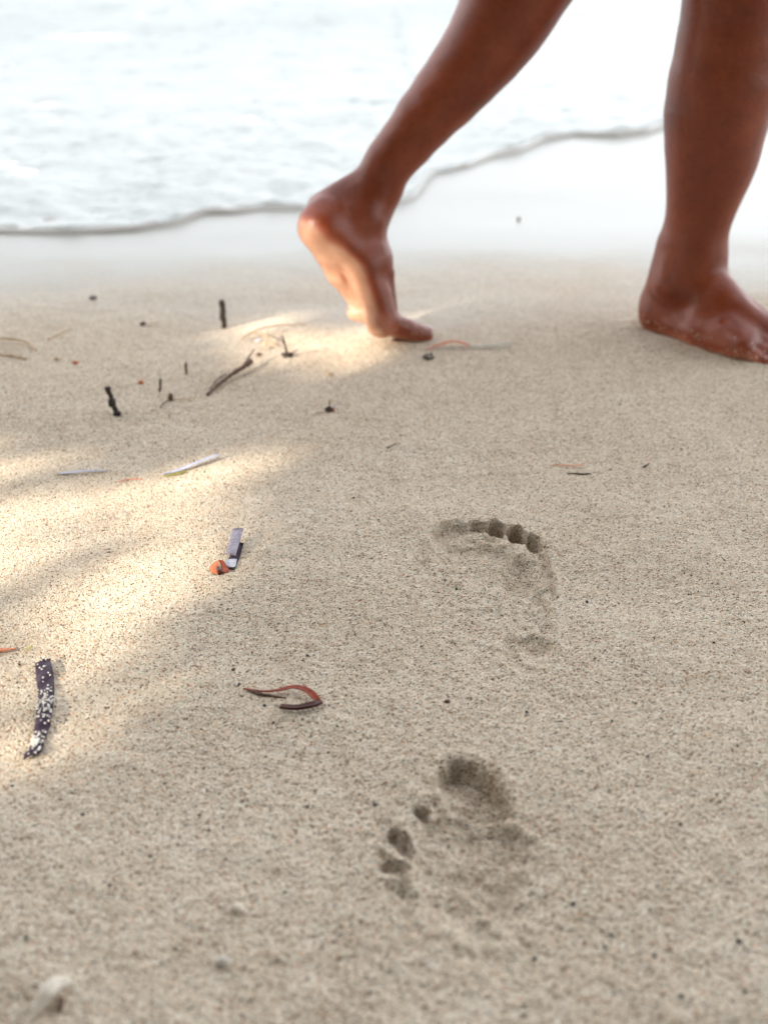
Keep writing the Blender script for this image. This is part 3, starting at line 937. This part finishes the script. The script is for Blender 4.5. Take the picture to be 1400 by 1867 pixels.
add('stalk', twig([(596, 746, .0015), (583, 748, .001), (570, 753, .0005)], .0005, .0004, 8, 26), M_STRAW, parent=t)

# scrap ring below the toes
def ring():
    vs, fs = [], []
    pts = [on(782 + 9 * math.cos(a), 650 + 3.6 * math.sin(a), .0016) for a in np.linspace(.4, 5.4, 22)]
    return tube_geo(np.array(pts), .0013 * (1 + .3 * np.sin(np.arange(22) * 1.3)), 8, .25, 41)
t = empty('curled_scrap', on(782, 650)); tag(t, 'small dark curled scrap on the sand just below the lifted toes', 'plant bit')
add('curl', ring(), M_TWIG, parent=t)
add('crumb', blob(on(781, 649, .001), .002, .002, .0014, 6), M_PEB, parent=t)

# long two coloured leaf right of the lifted toes
t = empty('long_leaf', on(858, 635)); tag(t, 'long narrow leaf, half orange and half silvery, right of the lifted toes', 'leaf')
add('orange_half', blade([(779, 637, .001), (800, 634, .004), (825, 631.5, .006), (845, 633, .004), (858, 636, .002)], [.0014, .0056, .0070, .0060, .0032], 30, 7, .0007, .1, 4), M_ORANGE, parent=t)
add('silver_half', blade([(845, 634, .0035), (868, 636, .002), (900, 636, .0022), (925, 634, .003), (940, 632, .003)], [.0026, .0036, .0034, .0028, .0012], 30, 7, .0007, .1, 5), M_SILVER, parent=t)

# lavender blades at the left
add('seagrass', blade([(106, 859, .001), (128, 857, .0015), (155, 854, .0016), (196, 850, .001)], [.0034, .0042, .0036, .0012], 30, 6, .0007, .1, 6), M_PALEL, 'short pale grey lilac blade lying flat, the left one of two', 'seagrass blade')
t = empty('seagrass', on(348, 845)); tag(t, 'longer pale lilac blade with a yellow green edge lying flat, the right one of two', 'seagrass blade')
add('blade', blade([(295, 857, .001), (325, 851, .002), (355, 843, .003), (385, 833, .0035), (400, 828, .003)], [.0015, .0052, .0055, .0055, .0030], 34, 6, .0007, .1, 7), M_PALEL, parent=t)
add('blade_edge', blade([(297, 860, .0005), (322, 855, .0006), (340, 851, .0006)], [.0012, .0030, .0008], 16, 5, .0005, .1, 8), M_YELLOW, parent=t)
add('grass_sliver', blade([(215, 870, .0006), (228, 866, .001), (242, 866, .001), (258, 865, .0006)], [.0008, .0016, .0016, .0006], 20, 5, .0005, 0, 9), M_ORANGE, 'little curved orange brown sliver between the two pale blades', 'leaf scrap')
add('grass_sliver', blade([(1006, 848, .0006), (1025, 850, .0012), (1045, 851, .0014), (1058, 848, .0014), (1066, 845, .001)], [.0006, .0018, .0020, .0012, .0005], 24, 5, .0005, 0, 10), M_ORANGE, 'small curved orange sliver above the thin crease in the sand at right', 'leaf scrap')
add('dark_fibre', twig([(706, 814, .0008), (712, 812, .001), (719, 809, .001), (724, 806, .0008)], .0006, .0003, 10, 27), M_TWIG, 'hair thin dark fibre lying on smooth sand at the centre', 'fibre')
add('dark_fibre', twig([(1034, 864, .0006), (1045, 863, .0005), (1060, 864, .0005), (1076, 863, .0006)], .0007, .0006, 10, 28), M_TWIG, 'short dark fibre lying along the crease in the sand at right', 'fibre')
add('dark_fibre', twig([(1172, 854, .0005), (1178, 852, .0012), (1184, 849, .0012)], .0010, .0004, 8, 29), M_TWIG, 'dark crooked fibre at the right end of the sand crease', 'fibre')

# straw tangle behind rooted twig
t = empty('straw_tangle', on(500, 612)); tag(t, 'faint straw coloured tangle of dry stalks left of the lifted foot', 'dry grass')
for i, pts in enumerate([[(440, 618, .003), (470, 606, .008), (510, 600, .008), (560, 594, .004)], [(484, 637, .002), (486, 620, .006), (489, 607, .010)],
                         [(478, 622, .003), (500, 630, .004), (512, 628, .004)], [(455, 604, .004), (480, 612, .006), (505, 622, .004)]]):
    add('stalk', twig(pts, .0011, .0007, 12, 50 + i), M_STRAW, parent=t)
add('shell_scrap', blob(on(470, 617, .001), .0045, .003, .0016, 52), M_PALEL, 'pale grey shell scrap among the straw tangle', 'shell')
t = empty('dry_stalks', on(40, 640)); tag(t, 'blurred tan stalks curving in from the left edge', 'dry grass')
for i, pts in enumerate([[(-30, 610, .003), (10, 612, .004), (45, 622, .006), (66, 636, .003)], [(-30, 636, .002), (10, 641, .003), (38, 645, .002), (48, 647, .001)]]):
    add('stalk', twig(pts, .0018, .0010, 14, 60 + i), M_STRAW, parent=t)
add('dry_stalk', twig([(88, 614, .001), (110, 603, .002), (130, 592, .001)], .0012, .0008, 10, 62), M_STRAW, 'single faint blurred stalk on the upper left sand', 'dry grass')

# small bits in the distance
def pebble(px, py, r, mat, label, cat='grit', name='grit', group=None, seed=0, flat=.7):
    return add(name, blob(on(px, py, r * .45), r, r, r * flat, seed, 0, .3, 2), mat, label, cat, group)
pebble(260, 586, .0042, M_BROWN, 'dark blurred crumb beside a pale scrap on the upper left sand', 'crumb', 'crumb', seed=1)
add('leaf_scrap', blade([(270, 588, .001), (280, 586, .003), (288, 583, .002)], [.003, .004, .002], 10, 5), M_STRAW, 'pale scrap just right of the dark crumb on the upper left sand', 'leaf scrap')
pebble(170, 543, .005, M_GREY, 'grey blurred crumb on the edge of the wet sand at left', 'crumb', 'crumb', seed=2)
add('twig', stand(946, 402, 945, 395, .0026, .0022, 0, seed=70), M_BROWN, 'tiny dark speck of stick alone on the bright wet sand between the legs', 'twig')
pebble(257, 696, .0032, M_ORANGE, 'tan crumb left of the small thin upright stick', 'crumb', 'crumb', seed=3)
pebble(103, 648, .0036, M_STRAW, 'pale tan crumb, the left one of a blurred pair', 'crumb', 'crumb', seed=4)
pebble(137, 655, .0036, M_ORANGE, 'tan orange crumb, the right one of a blurred pair', 'crumb', 'crumb', seed=5)
pebble(472, 647, .0032, M_BROWN, 'dark crumb at the upper end of the slanted frayed twig', 'crumb', 'crumb', seed=6)
pebble(601, 676, .003, M_STRAW, 'pale brown crumb above the star shaped scrap', 'crumb', 'crumb', seed=7)
# left edge fragments
add('leaf_scrap', blade([(-14, 1190, .001), (0, 1187, .002), (14, 1183, .001), (30, 1178, .0005)], [.004, .005, .003, .0008], 14, 5), M_ORANGE, 'orange leaf scrap cut by the left edge above the purple strip', 'leaf scrap')
add('leaf_scrap', blade([(48, 1182, .001), (54, 1180, .0015), (60, 1179, .001)], [.0012, .0022, .0010], 8, 5), M_YELLOW, 'tiny yellow green scrap above the purple strip', 'leaf scrap')
# shells at the near left
def shell():
    L = [(55, 1852), (62, 1835), (80, 1812), (98, 1795), (120, 1786)]
    R = [(60, 1858), (78, 1846), (98, 1828), (116, 1808), (135, 1795)]
    return quadstrip(L, R, [.002, .005, .007, .006, .003], [.001, .003, .005, .004, .002], 24, .0014)
t = empty('shell_fragment', on(95, 1830)); tag(t, 'white broken shell fragment lying in the blurred sand at the lower left corner', 'shell')
add('shell_wall', shell(), M_SHELL, parent=t)
add('shell_inside', blob(on(110, 1828, .001), .0016, .004, .003, 71, .2), M_BROWN, parent=t)
pebble(434, 1650, .0038, M_SHELL, 'pale cream shell chip on the lower left sand, upper of two pale bits', 'shell', 'shell_chip', seed=12)
pebble(405, 1746, .0036, M_PEB, 'round pale pebble with a dark underside, lower of two pale bits', 'pebble', 'pebble', seed=13)
pebble(815, 1275, .0017, M_BROWN, 'small brown pebble between the two footprints', 'pebble', 'pebble', seed=14)
pebble(425, 1214, .0014, M_BROWN, 'tiny brown pebble above the stub of the looped stem', 'pebble', 'pebble', seed=15)
pebble(683, 1458, .0016, M_GREY, 'dark grey pebble left of the near footprint', 'pebble', 'pebble', seed=16)

# specks of black grit, nothing tells them apart
LR = [(1045, 1646, 1), (1348, 1716, 1.15), (1243, 1817, 1.1), (975, 1744, 1), (1104, 1721, .9), (1116, 1698, .85), (1193, 1737, .9), (1358, 1808, .9),
      (1022, 1688, .7), (1186, 1657, .65), (1277, 1760, .7), (1216, 1701, .6), (956, 1846, .9), (1199, 1826, .6), (1067, 1711, .6), (675, 1799, .8), (889, 1811, .7), (846, 1804, .7)]
for i, (a, b_, s) in enumerate(LR):
    pebble(a, b_, .00125 * s, M_BLACK if s > .75 else M_GREY, 'tiny dark speck of grit on the blurred near sand at the bottom', 'grit', 'grit',
           'dark grit specks on the near sand', seed=100 + i)
OT = [(31, 1243), (21, 1426), (1130, 741), (519, 1615), (35, 1210), (53, 1270), (498, 1310), (482, 1279), (319, 1721), (48, 1709), (271, 1552),
      (855, 770), (1070, 1096), (768, 1175), (832, 1072), (380, 800), (353, 833), (645, 905), (1210, 930), (1300, 1180), (1180, 1385), (1115, 1322), (960, 1300),
      (620, 1110), (560, 1190), (1255, 1085), (300, 1420), (150, 1480), (380, 1500), (560, 1460), (690, 950), (1330, 860), (200, 1610), (610, 1700), (1240, 1510)]
for i, (a, b_) in enumerate(OT):
    pebble(a, b_, .0008 + .00035 * ((i * 37) % 5) / 4, M_BLACK, 'tiny black speck of grit scattered on the sharp sand', 'grit', 'grit',
           'black grit specks scattered over the sand', seed=200 + i)

# ------------------------------------------------------------------ light
SE = math.radians(22)
D = np.array([-.8 * math.cos(SE), -.6 * math.cos(SE), math.sin(SE)])
sun_d = bpy.data.lights.new('sun', 'SUN'); sun_d.energy = 2.0; sun_d.angle = math.radians(.53); sun_d.color = (1, .91, .77)
sun = bpy.data.objects.new('sun', sun_d); COL.objects.link(sun)
sun.rotation_euler = Vector(D).to_track_quat('Z', 'Y').to_euler()
sun.location = (-6, -6, 6)
w = bpy.data.worlds.new('World'); scene.world = w; w.use_nodes = True
nt = w.node_tree
sky = nt.nodes.new('ShaderNodeTexSky'); sky.sky_type = 'NISHITA'; sky.sun_disc = False
sky.sun_elevation = SE; sky.sun_rotation = math.atan2(-.8, -.6)
sky.air_density = 1.0; sky.dust_density = 3.0; sky.ozone_density = .6
hsv = nt.nodes.new('ShaderNodeHueSaturation'); hsv.inputs['Saturation'].default_value = .22
nt.links.new(sky.outputs[0], hsv.inputs['Color'])
nt.links.new(hsv.outputs[0], nt.nodes['Background'].inputs['Color'])
nt.nodes['Background'].inputs['Strength'].default_value = .13
vs_ = scene.view_settings
vs_.view_transform = 'Standard'; vs_.look = 'None'; vs_.gamma = 1; vs_.use_curve_mapping = False
vs_.exposure = 2.68

# ------------------------------------------------------------------ unseen trees and bushes added behind the camera to shape the light
def gpoly(pts): return np.array([ground(*p)[:2] for p in pts])
LIT = [gpoly([(160, 1400), (245, 1290), (325, 1150), (395, 1030), (452, 930), (500, 800), (430, 815), (290, 850), (170, 930), (95, 1050), (20, 1200), (-80, 1400)]),
       gpoly([(-260, 1060), (-40, 1180), (30, 1110), (60, 1000), (110, 900), (120, 815), (-20, 805), (-240, 850)])]
u0 = np.array([.8, .6]); v0 = np.array([-.6, .8])
fp = np.array([cL[0], cL[1]])
def beam(u1, u2, v1, v2):
    return np.array([fp + u0 * a + v0 * b_ for a, b_ in ((u1, v1), (u2, v1), (u2, v2), (u1, v2))])
LIT.append(beam(-.18, .0, -.06, .16)); q_ = beam(0, .33, -.015, .035); q_[1] += v0 * .03; LIT.append(q_)
def inside(pts, poly):
    x, y = pts[:, 0], pts[:, 1]; r = np.zeros(len(pts), bool); n = len(poly)
    for i in range(n):
        x1, y1 = poly[i]; x2, y2 = poly[(i + 1) % n]
        c_ = ((y1 > y) != (y2 > y)) & (x < (x2 - x1) * (y - y1) / (y2 - y1 + 1e-12) + x1)
        r ^= c_
    return r
def crown(n, centre, rad, size, seed):
    r_ = np.random.default_rng(seed)
    d = r_.standard_normal((n, 3)); d /= np.linalg.norm(d, axis=1)[:, None]
    p = d * (r_.random(n) ** .45)[:, None] * rad
    lump = 1 + .18 * np.sin(d[:, 0] * 7 + seed) * np.cos(d[:, 2] * 6 + seed * 2)
    p = p * lump[:, None] + centre
    h = p[:, 2] / math.sin(SE)
    gp = (p - D[None] * h[:, None])[:, :2]
    keep = np.ones(n, bool)
    mg = size * .5 if size < .06 else size + .10
    for poly in LIT:  # leaves left out so sun falls only on the chosen patches
        ins = inside(gp, poly)
        for e in range(len(poly)):
            a_, d_ = poly[e], poly[(e + 1) % len(poly)] - poly[e]
            tt_ = np.clip((gp - a_) @ d_ / (d_ @ d_ + 1e-12), 0, 1)
            ins |= np.linalg.norm(gp - a_ - tt_[:, None] * d_, axis=1) < mg
        if size < .06 and poly is not LIT[2] and poly is not LIT[3]: ins &= r_.random(n) > .026
        keep &= ~ins
    keep &= p[:, 2] > .3
    p = p[keep]; n = len(p)
    a = r_.standard_normal((n, 3)); a /= np.linalg.norm(a, axis=1)[:, None]
    b_ = np.cross(a, r_.standard_normal((n, 3))); b_ /= np.linalg.norm(b_, axis=1)[:, None]
    s = size * (.7 + .6 * r_.random(n))[:, None]
    V_ = np.stack([p - a * s, p - b_ * s * .5, p + a * s, p + b_ * s * .5], 1).reshape(-1, 3)
    return V_, np.arange(n * 4).reshape(-1, 4)
def tree(name, base, h0, centre, rad, n, size, seed, label, trunk_r):
    t = empty(name, base); tag(t, label, 'tree', 'unseen trees added to shade the beach from behind')
    base = np.array(base, float); centre = np.array(centre, float)
    path = spline([base + [0, 0, -.1], base + [0, 0, h0 * .5] + (centre - base) * [.1, .1, 0], centre * [1, 1, 0] * .6 + base * [1, 1, 0] * .4 + [0, 0, h0], centre + np.array([-.6, .8, 0]) * (1.3 if rad[0] < 2 else 0)], 18)
    add('trunk', tube_geo(path, np.linspace(trunk_r, trunk_r * .3, 18), 12, .08, seed), M_BARK, parent=t)
    r_ = np.random.default_rng(seed + 1)
    V_, F_ = crown(n, centre, np.array(rad), size, seed)
    o = mesh_obj('crown', V_ - base, F_, M_LEAF, t, smooth=False)
    return t
def up(u, v, z): 
    q = u0 * u + v0 * v; return (q[0], q[1], z)
tree('added_small_tree', up(-4.6, 2.6, 0), 1.2, up(-4.2, .95, 2.7), (1.4, 2.2, 2.0), 95000, .042, 3, 'low dense tree added close behind and left of the camera, with gaps for sun patches', .08)
tree('added_shade_tree', up(-9.5, 4.0, 0), 2.5, up(-9, 4.2, 5.0), (3.0, 3.6, 3.2), 42000, .11, 4, 'broad tree added for shade at the far left behind the low tree', .2)
tree('added_shade_tree', up(-9.5, -2.0, 0), 2.5, up(-9.2, -1.6, 5.0), (3.0, 3.4, 3.2), 42000, .11, 5, 'broad tree added for shade straight behind the camera', .2)
tree('added_shade_tree', (2.5, -6.5, 0), 2.5, (2.5, -6.0, 3.8), (3.6, 2.6, 3.0), 26000, .11, 6, 'broad tree added for shade behind the camera to the right', .2)
tree('added_shade_tree', (-2.2, -5.5, 0), 2.0, (-2.2, -5.0, 3.4), (3.0, 2.2, 2.8), 26000, .11, 8, 'round tree added for shade nearest behind the camera', .18)
tree('added_shade_tree', up(-10, 9.0, 0), 2.5, up(-9.5, 8.8, 4.8), (3.0, 3.4, 3.2), 36000, .11, 7, 'leftmost broad tree added for shade overhanging the waterline', .2)
tree('added_shade_tree', (.6, -5.2, 0), 2.5, (0, -4.1, 5.3), (6.5, 3.8, 2.3), 80000, .12, 9, 'wide canopy tree added to block sky light above and behind the camera', .22)

def bush(c, rad, n, seed, label):  # added out of view to close off low light from behind
    t = empty('added_bush', (c[0], c[1], 0)); tag(t, label, 'bush', 'unseen bushes added to block low light behind the camera')
    V_, F_ = crown(n, np.array([c[0], c[1], rad[2] * .55]), np.array(rad), .09, seed)
    mesh_obj('foliage', V_ - np.array([c[0], c[1], 0]), F_, M_LEAF, t, smooth=False)
    add('stem', tube_geo(spline([(c[0], c[1], -.1), (c[0] + .1, c[1], rad[2] * .5)], 6), np.linspace(.05, .02, 6), 8, .1, seed), M_BARK, parent=t)
for i, (a, r) in enumerate(((-172, 8.5), (-155, 8), (-138, 7.5), (-121, 7), (-104, 7), (-87, 7), (-70, 7), (-53, 7.5), (-37, 8))):
    a = math.radians(a)
    bush((r * math.cos(a), r * math.sin(a)), (1.4, 1.4, 1.5), 14000, 30 + i, 'dense round bush in the row added to block low light behind the camera')
